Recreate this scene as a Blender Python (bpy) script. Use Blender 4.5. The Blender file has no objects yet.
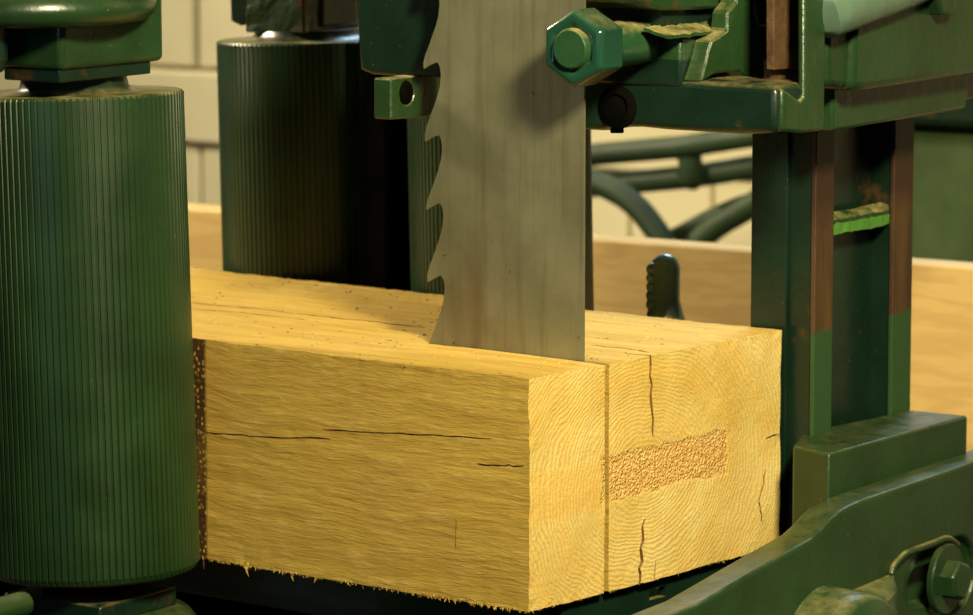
import bpy, bmesh, math, random
from mathutils import Vector, Matrix, noise
random.seed(7)
SC = bpy.context.scene
COL = SC.collection
# ------------------------------------------------------------------ camera
F, CX, CY = 3970.0, 486.5, 307.5            # focal length in pixels of the 973 x 615 frame
PITCH = math.atan(537/3970); AZ = math.atan(3194/4006)
FH = Vector((math.cos(AZ), math.sin(AZ), 0)); RT = Vector((math.sin(AZ), -math.cos(AZ), 0)); Z = Vector((0, 0, 1))
FW = FH*math.cos(PITCH) - Z*math.sin(PITCH); UP = FH*math.sin(PITCH) + Z*math.cos(PITCH)
EYE = Vector((-2.59441615, -2.02261258, 0.70542467))
cam = bpy.data.cameras.new('camera'); co = bpy.data.objects.new('camera', cam); COL.objects.link(co)
cam.sensor_width = 36; cam.lens = F*36/973; cam.clip_start = .1; cam.clip_end = 60
m = Matrix((RT, UP, -FW)).transposed().to_4x4(); m.translation = EYE; co.matrix_world = m
cam.dof.use_dof = True; cam.dof.focus_distance = 3.4; cam.dof.aperture_fstop = 9
SC.camera = co
# ------------------------------------------------------------------ world, lights, exposure
w = bpy.data.worlds.new('world'); SC.world = w; w.use_nodes = True
w.node_tree.nodes['Background'].inputs[0].default_value = (.62, .66, .52, 1)
w.node_tree.nodes['Background'].inputs[1].default_value = .028
def area(name, loc, target, size, size_y, energy, color, spread=180):
    l = bpy.data.lights.new(name, 'AREA'); o = bpy.data.objects.new(name, l); COL.objects.link(o)
    l.shape = 'RECTANGLE'; l.size = size; l.size_y = size_y; l.energy = energy; l.color = color; l.spread = math.radians(spread)
    o.location = loc; o.rotation_euler = (Vector(target)-Vector(loc)).to_track_quat('-Z', 'Y').to_euler(); return o
T0 = Vector((.2, .1, .25))
def polar(deg_right_of_camera, elev, dist):
    a = math.radians(deg_right_of_camera); e = math.radians(elev)
    d = (-FH*math.cos(a) + RT*math.sin(a))*math.cos(e) + Z*math.sin(e)
    return T0 + d*dist
area('work_lamp', polar(17, 33, 2.1), T0, .26, .26, 38, (1, .86, .52), 110)          # warm key, right of the camera
area('side_window', polar(-32, 10, 3.6), T0, .55, 1.3, 4.5, (.50, .78, 1), 140)       # cool window, left of the camera
area('far_skylight', (1.95, .85, 1.85), T0, .9, .7, 20, (.55, .80, 1), 120)           # cool skylight high at the back
area('wall_lamp', (.95, 2.1, 1.75), (2.3, 2.3, .15), .5, .5, 17, (1, .89, .64), 120)         # warm lamp over the back wall
area('plank_fill', (-.15, 2.4, 1.5), (.8, .45, .05), .4, .4, 50, (1, .84, .55), 120)           # warm fill added to brighten the plank and the timber top
vs = SC.view_settings
SC.display_settings.display_device = 'sRGB'
vs.view_transform = 'Standard'; vs.look = 'None'; vs.gamma = 1; vs.exposure = 0.0; vs.use_curve_mapping = False
# ------------------------------------------------------------------ geometry helpers
ANG = math.radians(5)                       # the machine stands 5 degrees off the timber
EX = Vector((math.cos(ANG), math.sin(ANG), 0)); EY = Vector((-math.sin(ANG), math.cos(ANG), 0))
def M(u, v, z): return EX*u + EY*v + Z*z
def ray(x, y): return FW + RT*((x-CX)/F) - UP*((y-CY)/F)
def on(x, y, n, d):                         # point of the plane  n.p = d  seen at (x, y)
    r = ray(x, y); return EYE + r*((d - EYE.dot(n))/r.dot(n))
def U(x, y, u): return on(x, y, EX, u)
def V(x, y, v): return on(x, y, EY, v)
def H(x, y, z): return on(x, y, Z, z)
def X0(x, y, c=0): return on(x, y, Vector((1, 0, 0)), c)
def Y0(x, y, c=0): return on(x, y, Vector((0, 1, 0)), c)
def uvz(p): return p.dot(EX), p.dot(EY), p.z

def link(name, bm, mat, parent=None, smooth=None, bevel=0, seg=2):
    bmesh.ops.recalc_face_normals(bm, faces=bm.faces)
    me = bpy.data.meshes.new(name); bm.to_mesh(me); bm.free()
    for mm in (mat if isinstance(mat, (list, tuple)) else [mat]): me.materials.append(mm)
    o = bpy.data.objects.new(name, me); COL.objects.link(o)
    if parent: o.parent = parent
    if bevel:
        b = o.modifiers.new('bevel', 'BEVEL'); b.width = bevel; b.segments = seg; b.limit_method = 'ANGLE'; b.angle_limit = math.radians(30)
    if smooth or bevel:
        for p in me.polygons: p.use_smooth = True
        me.set_sharp_from_angle(angle=math.radians(smooth or 32))
    return o
def tag(o, label, cat, group=None, kind=None):
    o['label'] = label
    if cat: o['category'] = cat
    if group: o['group'] = group
    if kind: o['kind'] = kind
    return o
def thing(name, label, cat, loc=(0, 0, 0), group=None):
    o = bpy.data.objects.new(name, None); COL.objects.link(o); o.location = loc; o.empty_display_size = .05
    return tag(o, label, cat, group)
def prism(bm, pts, vec):
    vs_ = [bm.verts.new(p) for p in pts]; f = bm.faces.new(vs_)
    r = bmesh.ops.extrude_face_region(bm, geom=[f])
    bmesh.ops.translate(bm, vec=vec, verts=[g for g in r['geom'] if isinstance(g, bmesh.types.BMVert)])
    return bm
def BM(): return bmesh.new()
def box(bm, u0, u1, v0, v1, z0, z1, fr=M):
    return prism(bm, [fr(u0, v0, z0), fr(u1, v0, z0), fr(u1, v1, z0), fr(u0, v1, z0)], Vector((0, 0, z1-z0)))
def frame(axis):
    a = Vector(axis).normalized(); t = Vector((0, 0, 1)) if abs(a.z) < .9 else Vector((1, 0, 0))
    b = a.cross(t).normalized(); return a, b, b.cross(a)
def lathe(bm, org, axis, prof, n=40, ph=0):  # prof: (distance along axis, radius)
    a, b, c = frame(axis); rings = []
    for s, r in prof:
        if r < 1e-6: rings.append([bm.verts.new(org + a*s)]); continue
        rings.append([bm.verts.new(org + a*s + (b*math.cos(ph+2*math.pi*k/n) + c*math.sin(ph+2*math.pi*k/n))*r) for k in range(n)])
    for A, B in zip(rings, rings[1:]):
        for k in range(n):
            q = [A[k % len(A)], A[(k+1) % len(A)], B[(k+1) % len(B)], B[k % len(B)]]
            q = [v for i, v in enumerate(q) if v not in q[:i]]
            if len(q) > 2:
                try: bm.faces.new(q)
                except ValueError: pass
    for R in (rings[0], rings[-1]):
        if len(R) > 2: bm.faces.new(R)
    return bm
def tube(bm, pts, r, n=14):
    pts = [Vector(p) for p in pts]; rings = []
    for i, p in enumerate(pts):
        d = (pts[min(i+1, len(pts)-1)] - pts[max(i-1, 0)]).normalized(); _, b, c = frame(d)
        rr = r[i] if isinstance(r, (list, tuple)) else r
        rings.append([bm.verts.new(p + (b*math.cos(2*math.pi*k/n) + c*math.sin(2*math.pi*k/n))*rr) for k in range(n)])
    for A, B in zip(rings, rings[1:]):
        for k in range(n): bm.faces.new([A[k], A[(k+1) % n], B[(k+1) % n], B[k]])
    bm.faces.new(rings[0]); bm.faces.new(rings[-1]); return bm
def bez(p, n=16):                            # Catmull-Rom through points
    p = [Vector(q) for q in p]; p = [p[0]*2-p[1]] + p + [p[-1]*2-p[-2]]; out = []
    for i in range(1, len(p)-2):
        for k in range(n):
            t = k/n
            out.append(.5*((2*p[i]) + (p[i+1]-p[i-1])*t + (2*p[i-1]-5*p[i]+4*p[i+1]-p[i+2])*t*t + (3*p[i]-p[i-1]-3*p[i+1]+p[i+2])*t**3))
    out.append(p[-2]); return out
def carve(o, cutters):                       # boolean difference, applied; the cutters are removed
    for c in cutters:
        md = o.modifiers.new('cut', 'BOOLEAN'); md.operation = 'DIFFERENCE'; md.solver = 'EXACT'; md.object = c
    dg = bpy.context.evaluated_depsgraph_get(); me = bpy.data.meshes.new_from_object(o.evaluated_get(dg))
    old = o.data; o.modifiers.clear(); o.data = me; bpy.data.meshes.remove(old)
    for c in cutters:
        d = c.data; bpy.data.objects.remove(c); bpy.data.meshes.remove(d)
    return o
def roughen(o, amp, scale, edge=1):          # uneven cast or sawn surface
    for v in o.data.vertices:
        v.co += noise.noise_vector(v.co*scale)*amp
def dense(bm, size):                          # cut long edges so that roughen() has something to move
    for _ in range(7):
        es = [e for e in bm.edges if e.calc_length() > size]
        if not es: break
        bmesh.ops.subdivide_edges(bm, edges=es, cuts=1, use_grid_fill=True)
    bmesh.ops.triangulate(bm, faces=[f for f in bm.faces if len(f.verts) > 4])
    return bm
# ------------------------------------------------------------------ materials
class Mat:
    def __init__(s, name):
        s.m = bpy.data.materials.new(name); s.m.use_nodes = True; s.t = s.m.node_tree; s.n = s.t.nodes; s.b = s.n['Principled BSDF']
        s.co = s.n.new('ShaderNodeTexCoord').outputs['Object']
    def add(s, typ, **kw):
        nd = s.n.new('ShaderNode'+typ)
        for k, v in kw.items():
            if k.startswith('i_'): s.put(nd.inputs[k[2:].replace('_', ' ')], v)
            elif k.startswith('n') and k[1:].isdigit(): s.put(nd.inputs[int(k[1:])], v)
            else: setattr(nd, k, v)
        return nd
    def put(s, sock, v):
        if isinstance(v, bpy.types.NodeSocket): s.t.links.new(v, sock)
        elif isinstance(v, bpy.types.Node): s.t.links.new(v.outputs[0], sock)
        else: sock.default_value = (*v, 1) if (isinstance(v, tuple) and len(v) == 3 and sock.type == 'RGBA') else v
    def math(s, op, a, b=0.0, c=0.0, clamp=False): return s.add('Math', operation=op, n0=a, n1=b, n2=c, use_clamp=clamp).outputs[0]
    def noise(s, scale, detail=4, rough=.55, vec=None, stretch=None):
        vec = vec or s.co
        if stretch: vec = s.add('Mapping', i_Vector=vec, i_Scale=stretch).outputs[0]
        return s.add('TexNoise', i_Vector=vec, i_Scale=scale, i_Detail=detail, i_Roughness=rough).outputs['Fac']
    def ramp(s, fac, lo, hi): return s.add('MapRange', i_Value=fac, n1=lo, n2=hi, clamp=True).outputs[0]
    def mix(s, fac, a, b, mode='MIX'):
        nd = s.add('Mix', data_type='RGBA', blend_type=mode); s.put(nd.inputs[0], fac); s.put(nd.inputs[6], a); s.put(nd.inputs[7], b); return nd.outputs[2]
    def bump(s, h, strength, dist, normal=None):
        nd = s.add('Bump', i_Height=h, i_Strength=strength, i_Distance=dist)
        if normal: s.put(nd.inputs['Normal'], normal)
        return nd.outputs[0]
    def out(s, col, rough, normal=None, metal=0, spec=.5):
        s.put(s.b.inputs['Base Color'], col); s.put(s.b.inputs['Roughness'], rough); s.put(s.b.inputs['Metallic'], metal)
        s.put(s.b.inputs['Specular IOR Level'], spec)
        if normal: s.put(s.b.inputs['Normal'], normal)
        return s.m
    def sep(s): return s.add('SeparateXYZ', i_Vector=s.co).outputs

def paint(name, col, rough=.34, rust=.0, dust=.35, wear=.3, bumpy=.5):
    a = Mat(name)
    c2 = tuple(x*.62 for x in col); c = a.mix(a.ramp(a.noise(14, 5), .35, .68), c2, col)
    speck = a.ramp(a.noise(190, 3, .7), .70, .76)
    c = a.mix(a.math('MULTIPLY', speck, wear), c, (.30, .33, .16))
    if rust:
        rm = a.ramp(a.noise(11, 6, .65), .62-rust*.3, .70-rust*.2); c = a.mix(rm, c, (.060, .028, .010))
    # sawdust lying on the upward faces
    nz = a.add('SeparateXYZ', i_Vector=a.add('NewGeometry').outputs['Normal']).outputs[2]
    dm = a.math('MULTIPLY', a.math('MULTIPLY', a.ramp(nz, .45, .95), a.ramp(a.noise(40, 6, .7), .38, .66)), dust)
    c = a.mix(dm, c, (.42, .34, .13))
    r = a.math('ADD', a.math('MULTIPLY', a.noise(30, 4), .22), rough-.11)
    r = a.math('ADD', r, a.math('MULTIPLY', dm, .5))
    nn = a.bump(a.noise(55, 5, .6), bumpy*.35, .004); nn = a.bump(speck, .25, .001, nn)
    return a.out(c, r, nn)
GREEN = (.0155, .046, .0145)
G_MAIN = paint('green_paint', GREEN, .30, dust=.14)
G_CAST = paint('green_rough_cast_paint', (.0165, .048, .014), .36, rust=.12, dust=.8, bumpy=1.2)
G_DUST = paint('dusty_green_paint', (.022, .062, .022), .28, dust=.38, bumpy=.3)
G_SHADE = paint('shaded_dark_green_paint', (.006, .021, .012), .30, rust=.05, dust=.4)  # darker green for sides in shade, the shade is put into the colour
G_ROLL = paint('roller_green_paint', (.011, .036, .0085), .38, dust=.55, wear=.2, bumpy=.15)
G_DULL = paint('olive_green_paint', (.036, .070, .018), .5, dust=.1, bumpy=.1)
G_PIPE = paint('pipe_green_paint', (.017, .044, .012), .6, dust=.15, bumpy=.1)
G_LITE = paint('bright_green_chipped_paint', (.085, .26, .035), .55, rust=.1, dust=.2, wear=.8, bumpy=1.5)
G_NUT = paint('nut_green_paint', (.012, .058, .034), .22, dust=.25, wear=.15, bumpy=.2)
G_GLOS = paint('glossy_green_paint', (.22, .30, .22), .2, dust=0, wear=.1, bumpy=.1)

def rusty():
    a = Mat('rusty_steel')
    c = a.mix(a.ramp(a.noise(60, 6, .7), .35, .7), (.036, .016, .007), (.105, .055, .017))
    z = a.sep()[2]
    return a.out(c, .7, a.bump(a.noise(160, 5, .7), .6, .002), .2)
RUST = rusty()
def flange_mat():                            # bare rusty rubbing strip with the green paint left below
    a = Mat('worn_flange_steel'); z = a.sep()[2]
    rust = a.mix(a.ramp(a.noise(30, 6, .7, stretch=(1, 1, .15)), .35, .7), (.028, .014, .007), (.098, .050, .014))
    edge = a.ramp(a.math('ADD', z, a.math('MULTIPLY', a.noise(40, 4, stretch=(1, 1, .3)), .012)), .2015, .2065)
    top = a.ramp(z, .29, .32)
    rust = a.mix(top, rust, (.030, .012, .006))  # strip darkened at the top, the support arm's shadow painted in
    c = a.mix(edge, (.018, .058, .016), rust)
    return a.out(c, .5, a.bump(a.noise(120, 4), .3, .001), 0)
FLANGE = flange_mat()
def black():
    a = Mat('dark_oily_iron'); return a.out(a.mix(a.ramp(a.noise(25, 5), .4, .7), (.0015, .002, .0015), (.005, .0045, .003)), .6, a.bump(a.noise(90), .3, .002), 0, .0)
DARK = black()
def steel():
    a = Mat('saw_blade_steel'); s = a.sep()
    c = a.mix(a.ramp(a.noise(9, 6, .65), .3, .7), (.205, .20, .115), (.32, .31, .195))
    st = a.noise(16, 5, .6, stretch=(1, 7, .35)); c = a.mix(a.math('MULTIPLY', a.ramp(st, .5, .72), .55), c, (.16, .135, .075))
    # resin burn near the cut
    near = a.math('MULTIPLY', a.ramp(s[2], .33, .2), a.math('MULTIPLY', a.ramp(s[1], .20, .165), a.ramp(s[1], .09, .135)))
    c = a.mix(a.math('MULTIPLY', near, a.math('MULTIPLY', a.ramp(a.noise(22, 5, .6, stretch=(1, 1, .4)), .3, .6), .9)), c, (.13, .075, .028))
    streak = a.math('MULTIPLY', a.math('MULTIPLY', a.ramp(s[2], .32, .26), a.ramp(a.math('ABSOLUTE', a.math('SUBTRACT', s[1], a.math('ADD', .140, a.math('MULTIPLY', a.noise(12, 2), .008)))), .012, .001)), .5)
    c = a.mix(streak, c, (.15, .095, .045))
    sp = a.ramp(a.noise(120, 3, .6), .70, .74); c = a.mix(sp, c, (.07, .055, .03))
    fine = a.noise(400, 2, .5, stretch=(1, 1, .12))
    nn = a.bump(fine, .10, .0006)
    return a.out(c, a.math('ADD', .40, a.math('MULTIPLY', a.noise(20), .2)), nn, .72)
STEEL = steel()

TH, TW, TL = .2, .3735, 1.25                 # timber height, width, length
pith = Y0(645, 477)
def wood_side():
    a = Mat('sawn_pine_long_grain'); s = a.sep()
    warp = a.add('CombineXYZ', i_X=s[0], i_Y=a.math('MULTIPLY', s[1], .06), i_Z=a.math('ADD', s[2], a.math('MULTIPLY', a.math('SUBTRACT', a.noise(5, 2), .5), .05))).outputs[0]
    g1 = a.noise(75, 5, .6, warp); g2 = a.noise(260, 3, .6, warp)
    fine = a.noise(170, 5, .72, stretch=(1, .14, 1))
    c = a.mix(a.ramp(g1, .3, .7), (.34, .215, .033), (.49, .335, .066))
    c = a.mix(a.math('MULTIPLY', a.ramp(g2, .5, .75), .45), c, (.42, .24, .045))
    c = a.mix(a.math('MULTIPLY', a.ramp(fine, .56, .75), .45), c, (.80, .62, .25))
    c = a.mix(a.math('MULTIPLY', a.ramp(a.noise(9, 5), .5, .72), .4), c, (.40, .24, .06))
    # dark dashes painted on the side for the shadow in the roller's gap
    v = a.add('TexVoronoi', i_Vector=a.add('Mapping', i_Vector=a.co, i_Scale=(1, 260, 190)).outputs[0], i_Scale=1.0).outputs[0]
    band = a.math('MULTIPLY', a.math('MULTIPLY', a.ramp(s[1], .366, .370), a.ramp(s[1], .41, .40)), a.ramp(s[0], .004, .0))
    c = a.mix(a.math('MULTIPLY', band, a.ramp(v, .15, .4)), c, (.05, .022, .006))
    # specks of dirt on the top
    sp = a.math('MULTIPLY', a.ramp(a.noise(85, 2, .5), .72, .745), a.ramp(s[2], .19, .198)); c = a.mix(sp, c, (.12, .075, .02))
    h = a.math('ADD', a.math('MULTIPLY', g1, .5), a.math('ADD', a.math('MULTIPLY', fine, .8), a.math('MULTIPLY', g2, .35)))
    return a.out(c, .78, a.bump(h, .50, .0035), 0, .25)
def wood_end():
    a = Mat('sawn_pine_end_grain'); s = a.sep()
    dx = a.math('SUBTRACT', s[0], pith.x); dz = a.math('SUBTRACT', s[2], pith.z)
    wob = a.math('ADD', a.math('MULTIPLY', a.math('SUBTRACT', a.noise(50, 3), .5), .006), a.math('MULTIPLY', a.math('SUBTRACT', a.noise(11, 3), .5), .030))
    r = a.math('SQRT', a.math('ADD', a.math('MULTIPLY', dx, a.math('MULTIPLY', dx, .55)), a.math('MULTIPLY', dz, dz)))
    r = a.math('ADD', r, wob)
    ring = a.math('ADD', a.math('MULTIPLY', a.math('SINE', a.math('MULTIPLY', r, 1700)), .5), .5)
    fine = a.noise(230, 5, .7)
    c = a.mix(a.ramp(a.noise(9, 5, .6), .35, .66), (.50, .35, .080), (.66, .53, .20))
    c = a.mix(a.math('MULTIPLY', a.math('POWER', ring, 2.0), a.math('MULTIPLY', a.ramp(a.noise(16, 4), .28, .60), .78)), c, (.46, .28, .05))
    c = a.mix(a.math('MULTIPLY', a.ramp(fine, .55, .8), .5), c, (.74, .62, .28))
    # broader grown bands
    c = a.mix(a.math('MULTIPLY', a.ramp(a.math('SINE', a.math('MULTIPLY', r, 150)), .2, 1), .22), c, (.66, .40, .08))
    # rough torn patch across the heart
    P0, P1 = Y0(604, 492), Y0(727, 444)
    nz = a.math('MULTIPLY', a.math('SUBTRACT', a.noise(45, 4), .5), .016)
    xx = a.math('ADD', s[0], nz); zz = a.math('ADD', s[2], nz)
    zc = .5*(Y0(640, 476).z + Y0(700, 452).z); zh = .0215
    pm = a.math('MULTIPLY', a.math('MULTIPLY', a.ramp(xx, P0.x-.004, P0.x-.001), a.ramp(xx, P1.x+.001, P1.x-.002)),
                a.ramp(a.math('ABSOLUTE', a.math('SUBTRACT', zz, zc)), zh, zh-.003))
    ch = a.add('TexVoronoi', i_Vector=a.co, i_Scale=400.0); chip = a.ramp(ch.outputs[0], .2, .7)
    pc = a.mix(a.add('SeparateColor', i_Color=ch.outputs[1]).outputs[0], (.52, .27, .06), (.84, .58, .22))
    pc = a.mix(a.math('MULTIPLY', chip, .5), pc, (.36, .17, .035))
    c = a.mix(a.math('MULTIPLY', pm, .85), c, pc)
    # darker band on the slab
    sm = a.math('MULTIPLY', a.ramp(xx, .105, .100), a.ramp(a.math('ABSOLUTE', a.math('SUBTRACT', zz, zc-.004)), .022, .019))
    c = a.mix(a.math('MULTIPLY', sm, .35), c, (.60, .34, .06))
    h = a.math('ADD', a.math('MULTIPLY', fine, .8), a.math('MULTIPLY', ring, .12)); h = a.math('SUBTRACT', h, a.math('MULTIPLY', a.math('MULTIPLY', chip, pm), .8))
    return a.out(c, .8, a.bump(h, .6, .003), 0, .25)
def dark_wood():
    a = Mat('shadowed_crack_wood'); return a.out((.20, .10, .025), .9)
def chip_mat():
    a = Mat('loose_chip_wood'); return a.out(a.mix(a.ramp(a.noise(300, 2), .35, .65), (.14, .08, .02), (.62, .48, .20)), .9)
CHIP = chip_mat()
W_SIDE, W_END, W_CRACK = wood_side(), wood_end(), dark_wood()
def plank_mat():
    a = Mat('planed_plank'); s = a.sep()
    vec = a.add('Mapping', i_Vector=a.co, i_Scale=(1, .12, 1)).outputs[0]
    g = a.noise(22, 4, .55, vec); ring = a.math('SINE', a.math('MULTIPLY', g, 45)); k = a.math('ADD', a.math('MULTIPLY', ring, .5), .5)
    c = a.mix(a.math('MULTIPLY', k, .5), (.56, .38, .135), (.42, .26, .075))
    return a.out(c, .6)
PLANK = plank_mat()
def wall_mat():
    a = Mat('cream_painted_boards'); s = a.sep()
    c = a.mix(a.ramp(a.noise(3, 3), .35, .65), (.62, .55, .34), (.70, .63, .41)); return a.out(c, .7)
WALL = wall_mat()
def floor_mat():
    a = Mat('oiled_concrete'); return a.out(a.mix(a.ramp(a.noise(4, 5), .35, .7), (.025, .024, .02), (.05, .047, .036)), .7)
CONC = floor_mat()
def slat_mat():
    a = Mat('grey_worn_iron'); return a.out(a.mix(a.ramp(a.noise(60, 5, .6, stretch=(1, .1, 1)), .4, .7), (.035, .036, .026), (.075, .075, .055)), .55)
SLAT = slat_mat()
# ------------------------------------------------------------------ structure
FZ = -.80
b = BM(); box(b, -3.2, 4.6, -3, 5.5, FZ-.1, FZ); tag(link('floor', b, CONC), 'dark oily concrete floor', None, kind='structure')
# back wall of wide horizontal cream boards, upright seams between them; faces -u
WU = 2.35
b = BM()
zA = U(205, 70, WU).z; zB = U(205, 145, WU).z
box(b, WU+.03, WU+.15, -2.6, 5.4, FZ, 2.6)
def panels(z0, z1, u0, seams):
    s = sorted(seams)
    for v0, v1 in zip(s, s[1:]):
        box(b, u0, WU+.05, v0+.003, v1-.003, z0+.0025, z1-.0025)
vs1 = uvz(U(196, 40, WU))[1]; vs2 = uvz(U(200, 170, WU))[1]; vs3 = uvz(U(712, 200, WU))[1]; vs4 = uvz(U(629, 225, WU))[1]
panels(zA, 2.6, WU, [-2.6, vs3, vs1, 5.4]); panels(zB, zA, WU-.012, [-2.6, 5.4]); panels(zB-.75, zB, WU, [-2.6, vs3-.25, vs3, vs4, vs2, vs2+.6, 5.4]); panels(FZ, zB-.75, WU, [-2.6, .8, 2.4, 5.4])
o = link('wall_back', b, WALL, bevel=.006); tag(o, 'cream board wall behind the sawmill', None, kind='structure')

# ------------------------------------------------------------------ sawn timber
def ribbon(pts, widths, n, depth, name='cutter'):
    """a thin jagged wedge cut along pts (on a face with outward normal n)"""
    bm = BM(); n = Vector(n); L, R = [], []
    for i, p in enumerate(pts):
        d = (pts[min(i+1, len(pts)-1)] - pts[max(i-1, 0)]).normalized(); s = d.cross(n).normalized()
        L.append(p + s*widths[i]/2); R.append(p - s*widths[i]/2)
    top = [bm.verts.new(q + n*.004) for q in L + R[::-1]]
    cen = [(l+r)/2 for l, r in zip(L, R)]
    bot = [bm.verts.new(c + (q-c)*.5 - n*depth) for c, q in list(zip(cen, L)) + list(zip(cen, R))[::-1]]
    k = len(L)
    for f in (top, bot):
        for i in range(k-1): bm.faces.new([f[i], f[i+1], f[2*k-2-i], f[2*k-1-i]])
    N = 2*k
    for i in range(N): bm.faces.new([top[i], top[(i+1) % N], bot[(i+1) % N], bot[i]])
    return link(name, bm, W_CRACK)
def jag(p, q, n, amp, normal):
    p, q = Vector(p), Vector(q); s = (q-p).cross(Vector(normal)).normalized()
    return [p.lerp(q, i/n) + s*(random.uniform(-amp, amp) if 0 < i < n else 0) for i in range(n+1)]
def taper(n, w, a=.35, b_=.3): return [max(.0003, w*(a if i == 0 else b_ if i == n else random.uniform(.6, 1))) for i in range(n+1)]
bm = BM(); box(bm, 0, TW, 0, TL, 0, TH, lambda x, y, z: Vector((x, y, z)))
def cuts(axis, lo, hi, n):
    nrm = Vector((0, 0, 0)); nrm[axis] = 1
    for i in range(1, n):
        p = Vector((0, 0, 0)); p[axis] = lo + (hi-lo)*i/n
        bmesh.ops.bisect_plane(bm, geom=bm.verts[:] + bm.edges[:] + bm.faces[:], plane_co=p, plane_no=nrm)
cuts(0, 0, TW, 34); cuts(1, 0, TL, 120); cuts(2, 0, TH, 20)
bmesh.ops.recalc_face_normals(bm, faces=bm.faces)
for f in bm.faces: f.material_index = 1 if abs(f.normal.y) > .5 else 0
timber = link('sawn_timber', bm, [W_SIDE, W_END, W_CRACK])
BX = .1095                                   # plane of the saw blade
yt = X0(440, 325, BX).y                      # tooth line
cutk = BM(); prism(cutk, [Vector((BX-.0040, -.01, -.02)), Vector((BX+.0024, -.01, -.02)), Vector((BX+.0024, yt+.012, -.02)), Vector((BX-.0024, yt+.012, -.02))], Vector((0, 0, .3)))
cl = [link('cutter', cutk, W_SIDE)]
e = (0, -1, 0)
def endcrack(px, w, depth):
    pts = []
    for a_, b_ in zip(px, px[1:]):
        j = jag(Y0(*a_), Y0(*b_), 5, w*.45, e); pts += j if not pts else j[1:]
    return ribbon(pts, taper(len(pts)-1, w), e, depth)
cl.append(endcrack([(649.5, 346), (651, 395), (653, 437)], .0042, .03))
cl.append(endcrack([(644, 520), (641, 555), (638, 588)], .0055, .025))
cl.append(endcrack([(655, 560), (654, 584)], .0016, .012))
cl.append(endcrack([(766, 438), (779, 434)], .0022, .012))
cl.append(endcrack([(766, 470), (759, 503), (762, 522)], .0026, .012))
sx = (-1, 0, 0)
def sidecrack(px, w, depth):
    pts = []
    for a_, b_ in zip(px, px[1:]):
        j = jag(X0(*a_), X0(*b_), 6, w*.4, sx); pts += j if not pts else j[1:]
    return ribbon(pts, taper(len(pts)-1, w), sx, depth)
cl.append(sidecrack([(205, 432), (260, 437), (330, 439)], .0019, .02))
cl.append(sidecrack([(322, 430), (400, 433), (492, 439)], .0017, .02))
cl.append(sidecrack([(476, 464), (500, 466), (524, 466)], .0021, .02))
cl.append(sidecrack([(456, 518), (455, 552)], .0012, .01))
up = (0, 0, 1)
def topcrack(px, w, depth):
    pts = []
    for a_, b_ in zip(px, px[1:]):
        j = jag(H(*a_, TH), H(*b_, TH), 6, w*.4, up); pts += j if not pts else j[1:]
    return ribbon(pts, taper(len(pts)-1, w), up, depth)
cl.append(topcrack([(150, 297), (230, 307), (330, 317), (425, 327)], .0052, .03))
cl.append(topcrack([(190, 309), (250, 314), (310, 320)], .0030, .02))
cl.append(topcrack([(590, 345), (625, 348), (650, 352.5)], .0034, .03))
carve(timber, cl)
for v in timber.data.vertices:               # slightly furry sawn faces and worn arrises
    c = v.co; k = (min(c.x, TW-c.x) < .004) + (min(c.z, TH-c.z) < .004) + (c.y < .004)
    a_ = .0004 + .0008*(k >= 2)
    v.co += noise.noise_vector(c*140)*a_ + noise.noise_vector(c*12)*.0010
tag(timber, 'thick square-sawn pine timber being split by the saw blade', 'timber')
# torn fibres along the bottom and top arrises
b = BM()
def fibre(p, d, L, w):
    d = Vector(d).normalized(); s = d.cross(Vector((random.uniform(-1, 1), random.uniform(-1, 1), random.uniform(-1, 1)))).normalized()
    t = d.cross(s); q = p + d*L + Vector((0, 0, -L*.2))
    A = [b.verts.new(p + (s*math.cos(k*2.094) + t*math.sin(k*2.094))*w) for k in range(3)]; B = b.verts.new(q)
    for k in range(3): b.faces.new([A[k], A[(k+1) % 3], B])
    b.faces.new(A)
for i in range(520):
    y = random.uniform(0, .42); big = random.random() < .05
    fibre(Vector((random.uniform(0, .002), y, random.uniform(-.0005, .003))), (random.uniform(-.6, .1), random.uniform(-1, 1), -random.uniform(.3, 1.3)), random.uniform(.001, .003)*(3.2 if big and y > .22 else 1), random.uniform(.0005, .0012)*(1.6 if big else 1))
for i in range(320):
    fibre(Vector((0.001, random.uniform(0, .45), TH-.001)), (random.uniform(-.6, .4), random.uniform(-1, 1), random.uniform(-.1, .7)), random.uniform(.0015, .004), .0005)
for i in range(230):
    fibre(Vector((TW-.001, random.uniform(.1, .7), TH-.001)), (random.uniform(-.6, .6), random.uniform(-1, 1), random.uniform(.2, 1)), random.uniform(.002, .005), .0007)
for i in range(240):
    fibre(Vector((random.uniform(0, TW), .001, random.choice((.001, .001, TH-.001)))), (random.uniform(-1, 1), random.uniform(-.8, 0), random.uniform(-.6, .3)), random.uniform(.0015, .004), .0005)
link('torn_fibres', b, W_SIDE, timber)
# loose chips and sawdust
b = BM()
for i in range(420):
    x, y = random.uniform(.006, TW-.006), random.uniform(.0, .62)
    if abs(x-BX) < .006: continue
    s_ = random.uniform(.0004, .0011); p = Vector((x, y, TH+s_*.2))
    if random.random() < .25: p = Vector((BX + random.choice((-1, 1))*random.uniform(.006, .03), random.uniform(.02, .24), TH+s_*.2))
    R_ = Matrix.Rotation(random.uniform(0, 6), 3, 'Z')
    vs_ = [b.verts.new(p + R_ @ Vector((sx_*s_*random.uniform(.7, 1.8), sy_*s_, sz_*s_*.5))) for sx_ in (-1, 1) for sy_ in (-1, 1) for sz_ in (-1, 1)]
    for q in ((0, 1, 3, 2), (4, 6, 7, 5), (0, 4, 5, 1), (2, 3, 7, 6), (0, 2, 6, 4), (1, 5, 7, 3)): b.faces.new([vs_[j] for j in q])
tag(link('sawdust', b, CHIP), 'loose sawdust and chips on top of the timber', 'sawdust', kind='stuff')

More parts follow.
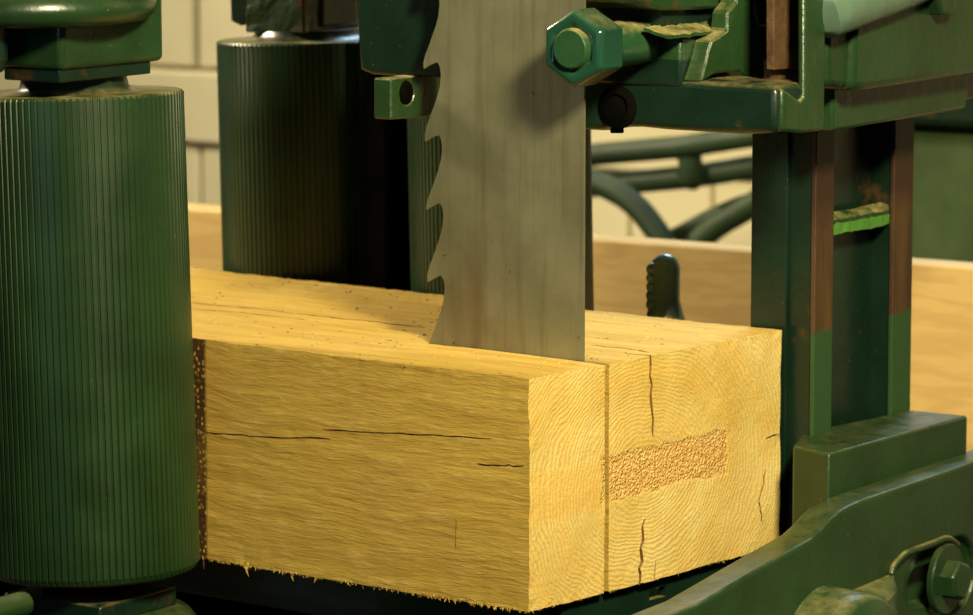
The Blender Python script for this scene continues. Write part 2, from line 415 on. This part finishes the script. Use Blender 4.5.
# ------------------------------------------------------------------ saw blade
tipy = [68.7-71.2, 68.7, 141.5, 209.5, 282]
out = []
for i, ty in enumerate(tipy):
    tx = 424.5 + (ty-68)*.018
    nxt = tipy[i+1] if i+1 < len(tipy) else None
    for dx, dy in ((0, 0), (6, -3.6), (11, -6), (14, -6.2), (16, -2), (17, 4), (17, 9), (16, 18), (13.5, 28), (10, 38), (6.5, 48), (3, 57), (1, 65)):
        out.append((tx+dx, ty+dy))
out = [p for p in out if p[1] < 352]
zb = X0(584, 340, BX); zt_ = .78
pitch_z = X0(426, 141.5, BX).z - X0(426, 212.7, BX).z
pts = [X0(x, y, BX) for x, y in out]
back_y = zb.y
front = pts[:]
one = pts[13:26]                              # one full tooth, repeated above and below the picture
top_part = []
k = 1
base_z = pts[0].z
while base_z + k*pitch_z < zt_:
    top_part = [Vector((BX, p.y, p.z + (k + 1)*pitch_z)) for p in one] + top_part; k += 1
low_part = [Vector((BX, p.y, p.z - 4*pitch_z)) for p in one] + [Vector((BX, p.y, p.z - 5*pitch_z)) for p in one]
prof = top_part + front + low_part
zs = [p.z for p in prof]
prof = [Vector((BX, back_y, max(zs)+.01)), Vector((BX, prof[0].y+.004, max(zs)+.01))] + prof + [Vector((BX, prof[-1].y+.002, min(zs)-.01)), Vector((BX, back_y, min(zs)-.01))]
b = BM(); prism(b, [p - Vector((.0012, 0, 0)) for p in prof], Vector((.0024, 0, 0)))
tag(link('bandsaw_blade', b, STEEL), 'wide upright steel band saw blade with hooked teeth standing in the timber', 'saw blade')

# ------------------------------------------------------------------ feed rollers
ROLL_H, TILT = .428, math.radians(-1.45)
def drum_mesh(R, N, h):
    bm = BM(); rings = []
    prof = [(.0, R-.016), (.001, R-.010), (.004, R-.003), (.009, 0), (h-.0028, 0), (h-.0008, R-.0014), (h, R-.0034)]
    for z, r in prof:
        ring = []
        for k in range(N):
            for f_, dr in ((0, 0), (.62, 0), (.74, -.0013), (.9, -.0013)):
                a = 2*math.pi*(k+f_)/N; rr = (R+dr) if r == 0 else r
                ring.append(bm.verts.new((rr*math.cos(a), rr*math.sin(a), z)))
        rings.append(ring)
    n = len(rings[0])
    for A, B in zip(rings, rings[1:]):
        for k in range(n): bm.faces.new([A[k], A[(k+1) % n], B[(k+1) % n], B[k]])
    bm.faces.new(rings[0]); bm.faces.new(rings[-1]); return bm
def feed_roller(x, y, R, label, N, collar=.6, tilt=TILT, foot=-.796, lift=0, neck=.0135):
    t = thing('feed_roller', label, 'roller', (x, y, -.002 + lift), 'upright ribbed feed rollers'); t.rotation_euler = (tilt, 0, 0)
    link('drum', drum_mesh(R, N, ROLL_H), G_ROLL, t, smooth=30)
    O = Vector((0, 0, 0))
    link('collar', lathe(BM(), Vector((0, 0, ROLL_H)), Z, [(0, R*collar+.007), (.0015, R*collar+.003), (.005, R*collar), (neck, R*collar-.002), (neck, .02)], 48), G_SHADE, t, smooth=30)
    link('shaft', lathe(BM(), O, Z, [(foot, .022), (-.012, .022), (-.012, .045), (0, .045)], 24), DARK, t, smooth=30)
    return t
feed_roller(-.0972, .4175, .096, 'nearest green ribbed feed roller, at the left against the front of the timber', 100, .50, math.radians(-1.9), -.013)
feed_roller(TW+.0975, .6415, .096, 'green ribbed feed roller behind the timber, left of the blade guide', 100, .60, lift=.008, foot=-.804, neck=.0095)
feed_roller(TW+.092, .392, .0905, 'narrower feed roller mostly hidden behind the saw blade', 100, .5)

# ------------------------------------------------------------------ housing over the nearest roller
AC = Vector((-.0972, .4175+.014, 0))
hz = uvz(AC)
vfr = hz[1]-.062                              # front of the lower block
t = thing('bearing_housing', 'dark green rounded bearing housing on top of the nearest roller', 'bearing housing', AC + Z*.4405)
def loc(o, t):                                # built in world coordinates, kept under an Empty that is off the origin
    o.matrix_parent_inverse = Matrix.Translation(-Vector(t.location)); return o
pl = [V(62, 72, vfr), V(165, 60, vfr)]
u0, u1 = uvz(pl[0])[0], uvz(pl[1])[0]; zlo = .5*(pl[0].z+pl[1].z)
b = BM(); box(b, u0, u1, vfr, vfr+.13, zlo, zlo+.08); loc(link('block', b, G_MAIN, t, bevel=.006, seg=3), t)
b = BM(); zs_ = V(110, 26, vfr-.02).z         # rounded shoulder over the block
lathe(b, M(.5*(u0+u1)-.035, vfr+.075, zs_), Z, [(0, .090), (.003, .108), (.009, .116), (.018, .1175), (.028, .110), (.040, .094), (.075, .088), (.075, .02)], 64)
loc(link('round_flange', b, G_MAIN, t, smooth=50), t)
pq = V(151, 71, vfr+.006); zq0, zq1 = V(110, 83, vfr+.006).z, zlo+.004
b = BM(); box(b, u0+.004, uvz(pq)[0], vfr+.006, vfr+.068, max(zq0, .4415), zq1); loc(link('base_plate', b, G_SHADE, t, bevel=.0015), t)
b = BM(); box(b, u0-.15, u0-.02, vfr+.035, vfr+.12, zlo-.004, zlo+.07); loc(link('side_lug', b, G_SHADE, t, bevel=.014, seg=3), t)

# block over the second roller
BC = Vector((TW+.0975, .6415+.011, 0)); ub = uvz(BC)[0]-.055; zR = .4475
t = thing('bearing_block', 'dark chipped bearing block above the roller behind the timber', 'bearing block', BC + Z*zR)
b = BM(); dense(prism(b, [U(245, 32, ub), U(303, 34.5, ub), U(303, -40, ub), U(245, -40, ub)], EX*.10), .012)
o = loc(link('main_block', b, G_CAST, t), t); roughen(o, .0022, 70); o.modifiers.new('bevel', 'BEVEL').width = .002
b = BM(); prism(b, [U(230.5, 21, ub+.02), U(240, 26, ub+.02), U(247, 22, ub+.02), U(247, -40, ub+.02), U(229, -40, ub+.02)], EX*.06); loc(link('side_lug', b, G_SHADE, t, bevel=.002), t)
b = BM(); prism(b, [U(304.5, 26, ub+.03), U(323, 27, ub+.03), U(323, -40, ub+.03), U(304.5, -40, ub+.03)], EX*.06); loc(link('side_plate', b, G_SHADE, t, bevel=.002), t)

# ------------------------------------------------------------------ left blade guide, behind the blade
gu, gv = .150, .216
t = thing('blade_guide', 'dark green guide plate with threaded hole behind the blade teeth', 'blade guide', M(gu, gv, .40))
b = BM(); prism(b, [U(355, -60, gu), U(357, 20, gu), U(360, 70, gu), U(372, 74.5, gu), U(470, 81, gu), U(470, -60, gu)], EX*.10)
loc(link('guide_plate', b, G_SHADE, t, bevel=.003), t)
pt, pb_ = V(391, 77, gv), V(391, 122, gv); lw = uvz(V(437, 77, gv))[0]
ul, zt2 = uvz(pt)[0], pt.z
b = BM()
ztop = U(410, 76.5, gu).z + .001; zbt = pb_.z
vback = uvz(U(375, 80, ul))[1]
prism(b, [M(ul, gv, zbt+.002), M(ul, gv, ztop), M(lw, gv, ztop), M(lw, gv, zbt+.012), M(lw-.012, gv, zbt)], EY*.019)
lug = loc(link('threaded_lug', b, G_CAST, t), t)
hp = V(407, 93, gv)
cut = link('cutter', lathe(BM(), hp - EY*.01, EY, [(0, .0105), (.024, .0105)], 28), DARK); carve(lug, [cut]); lug.modifiers.new('bevel', 'BEVEL').width = .0015
b = BM(); prof_ = []
for k in range(8): prof_ += [(.0005+k*.0016, .0104), (.0013+k*.0016, .0090)]
lathe(b, hp, EY, prof_ + [(.0138, .0)], 28); link('thread', b, DARK, lug, smooth=20)

# ------------------------------------------------------------------ right blade guide casting with the stud and nut
bf = -.0592
gu, gf = .176, uvz(U(777, 110, .176))[1]
t = thing('guide_casting', 'rough green guide casting with big hexagon nut beside the blade', 'guide casting', M(gu, gf, .40))
zt_arm, zb_arm = U(777, 88, gu).z, U(777, 133, gu).z
v_end = uvz(U(585, 100, gu))[1] + .05
ur = uvz(V(822, 100, gf))[0]
# lower arm: side face toward the blade, chamfered top at the front
b = BM()
arm = [U(777, 133, gu), U(740, 134, gu), U(690, 131.5, gu), U(640, 128, gu), U(612, 127, gu), M(gu, uvz(U(600, 130, gu))[1], U(600, 131, gu).z), M(gu, v_end, U(592, 131, gu).z), M(gu, v_end, zt_arm+.004), U(777, 86.5, gu)]
dense(prism(b, arm, EX*(ur-gu-.001)), .03)
o = loc(link('lower_arm', b, G_SHADE, t, bevel=.006, seg=3), t); roughen(o, .0012, 45)
# front bracket: bottom bar, upright bar and the step between them
b = BM(); prism(b, [V(778.5, 131, gf), V(800, 133, gf), V(817, 131, gf), V(821, 126, gf), V(822, 60, gf), V(822, -60, gf), V(801, -60, gf), V(801, 98, gf), V(797, 101, gf), V(779, 88, gf)], EY*.008)
for v_ in b.verts: v_.co -= EY*.004
o = loc(link('upright_bar', b, G_CAST, t, bevel=.003), t)
# rusty packing plate in the slot
rb = .007
b = BM(); prism(b, [V(774, -60, -.11), V(774, 70, -.11), V(804, 68, -.11), V(804, -60, -.11)], EY*.008); loc(link('packing_plate', b, RUST, t, bevel=.001), t)
b = BM(); prism(b, [V(772, 60, -.1018), V(772, 112, -.1018), V(806, 112, -.1018), V(806, 60, -.1018)], EY*.008); loc(link('slot_back', b, RUST, t), t)
# sculpted upper body
b = BM(); prism(b, [V(700, 82, bf), V(716, 75, bf), V(742, 72, bf), V(752, 82, bf), V(760, 86, bf), V(775.5, 87, bf), V(775.5, -60, bf), V(742, -60, bf), V(736, 2, bf), V(728, 12, bf), V(727, 30, bf), V(712, 40, bf)], EY*.018)
dense(b, .018); o = loc(link('body', b, G_CAST, t), t); roughen(o, .0022, 38); o.modifiers.new('bevel', 'BEVEL').width = .002
b = BM(); prism(b, [V(756, -60, bf-.003), V(756, 10, bf-.003), V(759, 24, bf-.003), V(764, 28, bf-.003), V(771, 24, bf-.003), V(774.5, 14, bf-.003), V(774.5, -60, bf-.003)], EY*.03); loc(link('rounded_piece', b, G_SHADE, t, bevel=.003), t)  # dark rounded strip, stands in for a shadow on the body
# recessed core behind the ledge and the left cheek that carries the stud
bc = -.042
b = BM(); prism(b, [V(681, 86, bc), V(697, 86, bc), V(697, 36, bc), V(681, 36, bc)], EY*.04); loc(link('left_cheek', b, G_CAST, t, bevel=.003), t)
b = BM(); prism(b, [V(690, 90, bc+.014), V(735, 90, bc+.014), V(735, -60, bc+.014), V(662, -60, bc+.014), V(662, 36, bc+.014), V(690, 36, bc+.014)], EY*.06); loc(link('core', b, G_SHADE, t), t)
lz = V(700, 35, bc).z; lu0 = uvz(V(660, 30, bc))[0]; lu1 = uvz(V(728, 30, bc))[0]
b = BM(); prism(b, [M(lu0, bc-.006, lz), M(lu1, bc-.006, lz), M(lu1, bc-.006, lz+.003), M(lu0, bc-.006, lz+.003)], EY*.022)
for v_ in b.verts:
    if v_.co.dot(EY) > bc+.01: v_.co.z += .007
dense(b, .010); o = loc(link('dusty_ledge', b, G_CAST, t), t); roughen(o, .0022, 90)
b = BM(); prism(b, [V(640, -60, bc+.004), V(640, 3, bc+.004), V(654, 8, bc+.004), V(665, 10.5, bc+.004), V(728, 9, bc+.004), V(737, -2, bc+.004), V(740, -60, bc+.004)], EY*.08); loc(link('top_lip', b, G_CAST, t, bevel=.003), t)
# side web: the dark face toward the blade
su = uvz(V(681, 60, bc))[0]; sv = bc
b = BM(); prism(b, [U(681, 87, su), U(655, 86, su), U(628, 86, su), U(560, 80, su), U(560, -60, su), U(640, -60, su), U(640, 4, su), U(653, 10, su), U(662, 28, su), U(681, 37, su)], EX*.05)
loc(link('side_web', b, G_SHADE, t, bevel=.003), t)
# stud and nut, axis along u
sp = U(643, 41, su); nz_ = uvz(sp)
un = None
lo_, hi_ = -.3, nz_[0]
def projx(p): 
    d = p - EYE; return CX + F*d.dot(RT)/d.dot(FW)
for _ in range(50):
    mid = (lo_+hi_)/2
    if projx(M(mid, nz_[1], nz_[2])) < 584: lo_ = mid
    else: hi_ = mid
un = lo_                                     # middle of the nut
b = BM(); L = nz_[0]-un
lathe(b, M(nz_[0]+.01, nz_[1], nz_[2]), -EX, [(0, .0195), (L, .0195), (L, .0175), (L+.01+.021, .0175), (L+.01+.0235, .0155), (L+.01+.024, .0)], 40)
stud = loc(link('stud', b, paint('dusty_stud_paint', (.018, .066, .024), .3, dust=.9), t, smooth=40), t)
ro = .0333
b = BM(); lathe(b, M(un, nz_[1], nz_[2]), -EX, [(-.018, ro*.88), (-.016, ro), (.0145, ro), (.0185, ro*.89), (.0185, .0225), (.0145, .0180)], 6, math.radians(30))
link('hexagon_nut', b, G_NUT, stud, bevel=.0016)
# threaded hole in the arm, below the stud
hp = U(618, 107, gu)
b = BM(); prof_ = [(-.004, .019), (.002, .019), (.002, .0125)]
for k in range(8): prof_ += [(-.0005+k*.0, .0125)] if False else []
lathe(b, hp + EX*.001, -EX, [(0, .019), (.003, .019), (.004, .017), (.004, .0115), (.0018, .0115), (.0018, .0)], 32); loc(link('threaded_boss', b, DARK, t, smooth=30), t)
b = BM(); lathe(b, M(gu+.015, uvz(U(608, 131, gu))[1], U(608, 134, gu).z), Z, [(0, .006), (.02, .006)], 16); loc(link('grub_screw', b, DARK, t), t)

# ------------------------------------------------------------------ column
cv = -.06
t = thing('column', 'upright green column with rusty front strips, right of the timber', 'column', M(.5, cv, -.0))
cu = [uvz(V(x, 300, cv))[0] for x in (815, 833, 893, 912)]
zlo, zhi = -.12, .80
vback = uvz(U(753, 300, cu[0]))[1]
for ua, ub, nm in ((cu[0], cu[1], 'left_flange'), (cu[2], cu[3], 'right_flange')):
    b = BM(); box(b, ua, ub, cv, cv+.005, zlo, zhi); loc(link('wear_strip', b, FLANGE, t, bevel=.001), t)
    b = BM(); box(b, ua+.002, ub-.002, cv+.005, vback, zlo, zhi); loc(link('flange', b, G_SHADE, t, bevel=.001), t)
b = BM(); box(b, cu[1]-.002, cu[2]+.002, cv+.024, vback-.002, zlo, zhi); loc(link('web', b, G_SHADE, t), t)
b = BM(); box(b, cu[0]-.003, cu[0]+.002, cv+.028, vback+.001, zlo, zhi); loc(link('side_plate', b, G_SHADE, t, bevel=.001), t)
p = V(834, 222, cv+.004)
b = BM(); prism(b, [V(834, 219, cv+.004), V(889, 209, cv+.004), V(889, 224, cv+.004), V(870, 229, cv+.004), V(845, 232, cv+.004), V(834, 235, cv+.004)], EY*.02)
dense(b, .008); o = loc(link('ledge', b, G_LITE, t), t); roughen(o, .0012, 120)
b = BM(); prism(b, [V(834, 212, cv+.012), V(889, 201, cv+.012), V(889, 210, cv+.003), V(834, 220, cv+.003)], EX*0 + Z*-.003); dense(b, .008)
o = loc(link('ledge_dust', b, G_CAST, t), t); roughen(o, .0012, 140)

# ------------------------------------------------------------------ base casting
rv = -.150; sv_ = rv+.032
t = thing('base_casting', 'green base casting with curved rim, slot and bolted washer under the column', 'machine base', M(.5, rv, FZ))
rim = [(600, 640), (640, 628), (672, 615), (698, 604.5), (713, 596), (752, 573), (790, 551), (813, 538), (824, 528), (832, 519), (841, 511), (850, 505.5), (862, 500), (900, 487), (940, 473.5), (1010, 449)]
b = BM(); zb0 = -.30
poly = [V(x, y, rv) for x, y in rim]
pl, pr = poly[0], poly[-1]
poly = [Vector((pl.x, pl.y, zb0))] + poly + [Vector((pr.x, pr.y, zb0))]
prism(b, poly, EY*.032); base = loc(link('front_plate', b, G_MAIN, t), t)
# slot cut into the front plate
sl = lambda x, y: V(x, y, rv)
wz = uvz(V(943, 578.5, rv)); 
def slot_poly(r, ua, ub, z, v, n=10, rise=0.0):
    out_ = []
    for k in range(n+1):
        a = math.pi/2 + math.pi*k/n; out_.append(M(ua + r*math.cos(a), v, z + r*math.sin(a)))
    for k in range(n+1):
        a = -math.pi/2 + math.pi*k/n; out_.append(M(ub + r*math.cos(a), v, z + r*math.sin(a)))
    return out_
b = BM(); prism(b, slot_poly(.036, wz[0]-.040, wz[0]+.03, wz[2]-.002, rv-.01), EY*.018); c1 = link('cutter', b, G_MAIN)
b = BM(); prism(b, slot_poly(.0185, wz[0]-.036, wz[0]+.02, wz[2]-.004, rv-.01), EY*.052); c2 = link('cutter', b, DARK)
carve(base, [c1, c2]); md = base.modifiers.new('bevel', 'BEVEL'); md.width = .003; md.segments = 2; md.limit_method = 'ANGLE'
# dusty lip around the slot's recess
b = BM(); arc = [(889, 592), (890, 580), (893, 568), (899, 560), (907, 553), (920, 548), (935, 542.5), (944, 539), (951, 540), (957, 545)]
tube(b, bez([V(x, y, rv-.002) for x, y in arc], 4), .0034, 8); loc(link('slot_lip', b, G_CAST, t, smooth=60), t)
b = BM(); lathe(b, M(wz[0], rv-.001, wz[2]), -EY, [(-.001, .033), (.0035, .033), (.005, .0318), (.005, .012)], 48); wsh = loc(link('washer', b, G_MAIN, t, smooth=30), t)
b = BM(); lathe(b, M(wz[0], rv-.003, wz[2]), -EY, [(0, .0195), (.015, .0195), (.018, .017), (.018, 0)], 6, math.radians(18)); loc(link('bolt_head', b, G_MAIN, t, bevel=.0012), t)
# rounded boss below, dusty on top
b = BM(); lathe(b, M(*uvz(V(850, 676, rv-.03))), -EY, [(-.03, .076), (.0, .074), (.014, .073), (.019, .068), (.019, 0)], 64); loc(link('boss', b, G_DUST, t, smooth=60), t)
b = BM()                                     # sloping shoulder that runs up to the slot, dusty on top
T_ = [V(x, y, rv+.002) for x, y in ((770, 630), (795, 616), (820, 603), (845, 591.5), (868, 582), (889, 573), (894, 570))]
B_ = [V(x, y, rv+.002) - EY*d_ for (x, y), d_ in zip(((776, 645), (800, 631), (822, 618), (845, 606), (864, 596), (880, 588), (889, 580)), (.034, .034, .033, .031, .026, .018, .006))]
rows = [[b.verts.new(p) for p in T_], [b.verts.new(p.lerp(q, .5) + Z*.003) for p, q in zip(T_, B_)], [b.verts.new(q) for q in B_], [b.verts.new(q - Z*.10) for q in B_], [b.verts.new(p - Z*.10) for p in T_]]
for r0, r1 in zip(rows, rows[1:] + rows[:1]):
    for k in range(len(T_)-1): b.faces.new([r0[k], r0[k+1], r1[k+1], r1[k]])
for k in (0, -1): b.faces.new([r[k] for r in rows])
loc(link('shoulder', b, G_DUST, t, smooth=50), t)
# step block under the column
zt3 = V(829, 454, sv_).z
p1, p2, p3, p4 = H(829, 454, zt3), H(968, 415.5, zt3), H(921, 408, zt3), H(793, 446, zt3)
p2b = p2 + EY*.11; 
b = BM(); prism(b, [p1, p2, p2 + EY*.06, p4 + EX*.07 + EY*.03, p4], Z*-.20); loc(link('step_block', b, G_MAIN, t, bevel=.0025), t)
# hidden pedestal down to the floor
b = BM(); box(b, .10, .80, rv+.032, -.035, FZ, -.14); loc(link('pedestal', b, G_SHADE, t), t)
# bed that carries the timber
t = thing('saw_bed', 'dark slatted iron bed underneath the timber', 'machine bed', (.2, .5, FZ))
b = BM(); I3 = lambda x, y, z: Vector((x, y, z))
box(b, .055, .36, yt+.03, 1.20, -.05, -.0015, I3); loc(link('top_plate', b, SLAT, t, bevel=.002), t)
for k in range(5):
    b = BM(); box(b, .045, .055, yt+.03+k*.01, yt+.036+k*.01, -.16, -.055, I3); loc(link('slat', b, SLAT, t), t)
b = BM(); box(b, .07, .34, yt+.05, 1.15, FZ, -.05, I3); loc(link('leg_frame', b, DARK, t), t)
b = BM(); box(b, .052, .060, .020, yt+.028, -.45, -.004, I3); loc(link('side_skirt', b, G_SHADE, t), t)
b = BM(); box(b, .062, .36, .232, .240, -.30, -.004, I3); loc(link('rear_web', b, DARK, t), t)
b = BM(); box(b, .06, .36, .010, .018, -.14, -.003, I3); web = loc(link('cross_web', b, G_SHADE, t), t)
carve(web, [link('cutter', prism(BM(), [Y0(x, y, .005) for x, y in ((654, 590), (671, 586), (671, 597), (654, 601))], Vector((0, .05, 0)))  , DARK)])

# support arm at the upper right
av = -.140
t = thing('support_arm', 'green support arm with round rib in the upper right corner', 'support arm', M(.5, av, .42))
au = uvz(V(864, 60, av))[0]
b = BM(); f_ = [V(852, 91, av), V(868, 90.5, av), V(1010, 70, av), V(1010, -60, av), V(858, -60, av)]
prism(b, f_, EY*.04); loc(link('upper_block', b, G_MAIN, t, bevel=.008, seg=3), t)
b = BM(); prism(b, [V(828, 86, av+.006), V(858, 90, av+.006), V(858, -60, av+.006), V(826, -60, av+.006)], EY*.014); loc(link('side_cheek', b, G_CAST, t, bevel=.006), t)
b = BM(); prism(b, [V(833, 131.5, av+.026), V(966, 108.5, av+.026), V(969, 90, av+.026), V(969, 40, av+.026), V(833, 40, av+.026)], EY*.018); loc(link('lower_block', b, G_MAIN, t, bevel=.003), t)
b = BM(); prism(b, [V(915, 108, av+.04), V(990, 96, av+.04), V(990, -40, av+.04), V(915, -40, av+.04)], EY*(cv-.001-av-.04)); loc(link('rear_block', b, G_SHADE, t, bevel=.002), t)
b = BM(); c_ = bez([V(829, 13, av+.002), V(832, 12, av), V(860, 2, av), V(890, -9, av), V(930, -26, av), V(980, -50, av)], 6)
tube(b, c_, [.010, .0185, .0205] + [.0215]*(len(c_)-3), 24); loc(link('rounded_piece', b, paint('glare_green_paint', (.10, .17, .12), .3, dust=.3, wear=.6), t, smooth=60), t)  # pale bluish colour stands in for glare along the rib
b = BM(); lathe(b, V(935, -7, av), -EY, [(-.004, .022), (.012, .022), (.014, .020), (.014, 0)], 6, math.radians(0)); loc(link('bolt_head', b, G_MAIN, t, bevel=.0012), t)

# box added out of view overhead, it shades the far rollers
t = thing('roller_shade_box', 'big green unseen box added overhead to shade the far rollers', 'shading box', M(.3, .3, .62))
b = BM(); box(b, .155, .66, .20, .62, .62, 1.30); loc(link('shade_box_shell', b, G_MAIN, t, bevel=.02, seg=3), t)

# ------------------------------------------------------------------ foot of the nearest roller
t = thing('roller_foot', 'rounded green casting and bearing block below the nearest roller', 'roller foot', (-.0972, .4175, FZ))
zc = -.016; rc = Vector((-.0972, .4175, 0))
uu, vv, _ = uvz(rc)
vq = vv-.060; ua, ubq = uvz(V(100, 590, vq))[0], uvz(V(177, 590, vq))[0]; zr = V(150, 601, vq).z - .010
b = BM(); box(b, ua, ubq, vq, vq+.11, zr, zc); loc(link('bearing_block', b, G_SHADE, t, bevel=.002), t)
b = BM(); lathe(b, M(uu+.002, vv-.004, zr), Z, [(FZ-zr, .095), (-.05, .095), (-.03, .0945), (-.014, .090), (-.004, .082), (0, .070), (0, .02)], 64); loc(link('round_casting', b, G_MAIN, t, smooth=60), t)
t = thing('drain_pipe', 'short green pipe end below the nearest roller, in the bottom left corner', 'pipe', H(0, 604, -.06))
p0 = V(27, 602.5, vv-.13)
b = BM(); lathe(b, p0, -EX, [(0, .004), (.001, .007), (.003, .0095), (.006, .0102), (.4, .0102)], 28); loc(link('pipe', b, G_MAIN, t, smooth=50), t)
b = BM(); lathe(b, p0 - EX*.10 - Z*.010, -Z, [(0, .008), (p0.z-FZ-.010, .008)], 20); loc(link('post', b, G_SHADE, t, smooth=50), t)

# ------------------------------------------------------------------ things behind the timber
# dark frame post between the two far rollers
b = BM(); box(b, .405, .475, .4955, .532, FZ, .619, lambda x, y, z: Vector((x, y, z)))
tag(link('frame_post', b, DARK, bevel=.003), 'black machine frame post in the gap between the two far rollers', 'post')
# notched post
np_ = Vector((.47, .165, 0)); 
lo_, hi_ = -.3, .6
for _ in range(50):
    mid = (lo_+hi_)/2
    if projx(Vector((.47, mid, .2))) > 665: lo_ = mid
    else: hi_ = mid
np_.y = lo_
zq = lambda y: on(664, y, FH, FH.dot(np_)).z
t = thing('notched_post', 'small glossy green notched post behind the timber', 'post', (np_.x, np_.y, -.0005))
zt4, zb4 = zq(253), zq(312)
b = BM(); hh = zt4
lathe(b, Vector((np_.x, np_.y, -.0005)), Z, [(0, .045), (zb4-.03, .03), (zb4-.01, .021), (zb4, .0175), (zb4+.008, .0155), (zb4+.012, .0145), (zt4-.014, .0145), (zt4-.006, .012), (zt4-.0015, .007), (zt4+.0005, 0)], 28)
post = loc(link('shank', b, G_GLOS, t, smooth=60), t)
b = BM()
for k in range(5):
    c_ = Vector((np_.x, np_.y, zb4+.008+k*(zt4-zb4-.018)/4.6)) - RT*.0125 - FH*.004
    bmesh.ops.create_uvsphere(b, u_segments=12, v_segments=8, radius=.0062, matrix=Matrix.Translation(c_))
loc(link('notches', b, G_GLOS, t, smooth=60), t)

# wooden plank standing on edge
pu = .98
zt5 = U(700, 247, pu).z
va, vb_ = uvz(U(1060, 275, pu))[1], uvz(U(80, 195, pu))[1]
b = BM(); box(b, pu, pu+.045, va, vb_, zt5-.36, zt5); o = link('plank', b, PLANK, bevel=.003); tag(o, 'pale planed wooden plank standing on edge behind the machine', 'plank')
b = BM(); box(b, pu-.10, pu+.25, va+.1, vb_-.05, zt5-.40, zt5-.36)
for vq in (va+.15, .5*(va+vb_), vb_-.2): box(b, pu-.02, pu+.08, vq, vq+.08, FZ, zt5-.40)
tag(link('plank_stand', b, G_SHADE, bevel=.004), 'low iron stand carrying the wooden plank', 'stand')

# green machine cover at the right
mu = 1.35
t = thing('machine_cover', 'flat olive green machine cover behind the column at the right', 'machine cover', M(mu, -.3, FZ))
vr, vl = uvz(U(1120, 200, mu))[1], uvz(U(850, 200, mu))[1]; zt6 = U(940, 124, mu).z
b = BM(); box(b, mu, mu+.5, vr, vl, FZ, zt6); loc(link('panel', b, G_DULL, t, bevel=.02, seg=4), t)
b = BM(); box(b, mu-.03, mu+.5, vr, vl+.01, zt6, zt6+.10); loc(link('top_edge', b, G_SHADE, t, bevel=.01), t)

# pipes in front of the back wall
PU = 1.75
t = thing('pipe_frame', 'dark green pipe framework in front of the cream wall', 'pipe frame', M(PU, .6, FZ))
def P(x, y, du=0): return U(x, y, PU+du)
b = BM(); tube(b, [P(500, 165), P(600, 154), P(680, 147), P(752, 136), P(900, 114)], .0155); loc(link('upper_pipe', b, G_PIPE, t, smooth=60), t)
b = BM(); tube(b, [P(500, 196, .03), P(610, 184, .03), P(690, 177, .03), P(752, 167, .03), P(900, 146, .03)], .0160); loc(link('lower_pipe', b, G_PIPE, t, smooth=60), t)
b = BM(); tube(b, [P(688, 146, .01), P(690, 160, .01), P(692, 178, .01), P(693, 186, .01), P(693, 190, .01)], [.020, .016, .020, .012, .005]); loc(link('clamp', b, G_PIPE, t, smooth=60), t)
b = BM(); tube(b, bez([P(560, 172, -.06), P(600, 184, -.06), P(630, 201, -.06), P(652, 225, -.06), P(668, 254, -.06), P(676, 300, -.06), P(678, 420, -.06)], 8), .0165); loc(link('bent_pipe', b, G_PIPE, t, smooth=60), t)
b = BM(); tube(b, bez([P(800, 172, -.02), P(752, 205, -.02), P(712, 230, -.02), P(692, 254, -.02), P(684, 300, -.02), P(682, 420, -.02)], 8), .0165); loc(link('bent_pipe', b, G_PIPE, t, smooth=60), t)
b = BM(); tube(b, bez([P(810, 186, .05), P(740, 205, .05), P(690, 229, .05), P(660, 250, .05), P(640, 300, .05), P(635, 420, .05)], 8), .012); loc(link('thin_pipe', b, G_PIPE, t, smooth=60), t)
b = BM(); pz = P(678, 400); tube(b, [pz, Vector((pz.x, pz.y, FZ))], .02); loc(link('pipe_leg', b, G_PIPE, t, smooth=60), t)
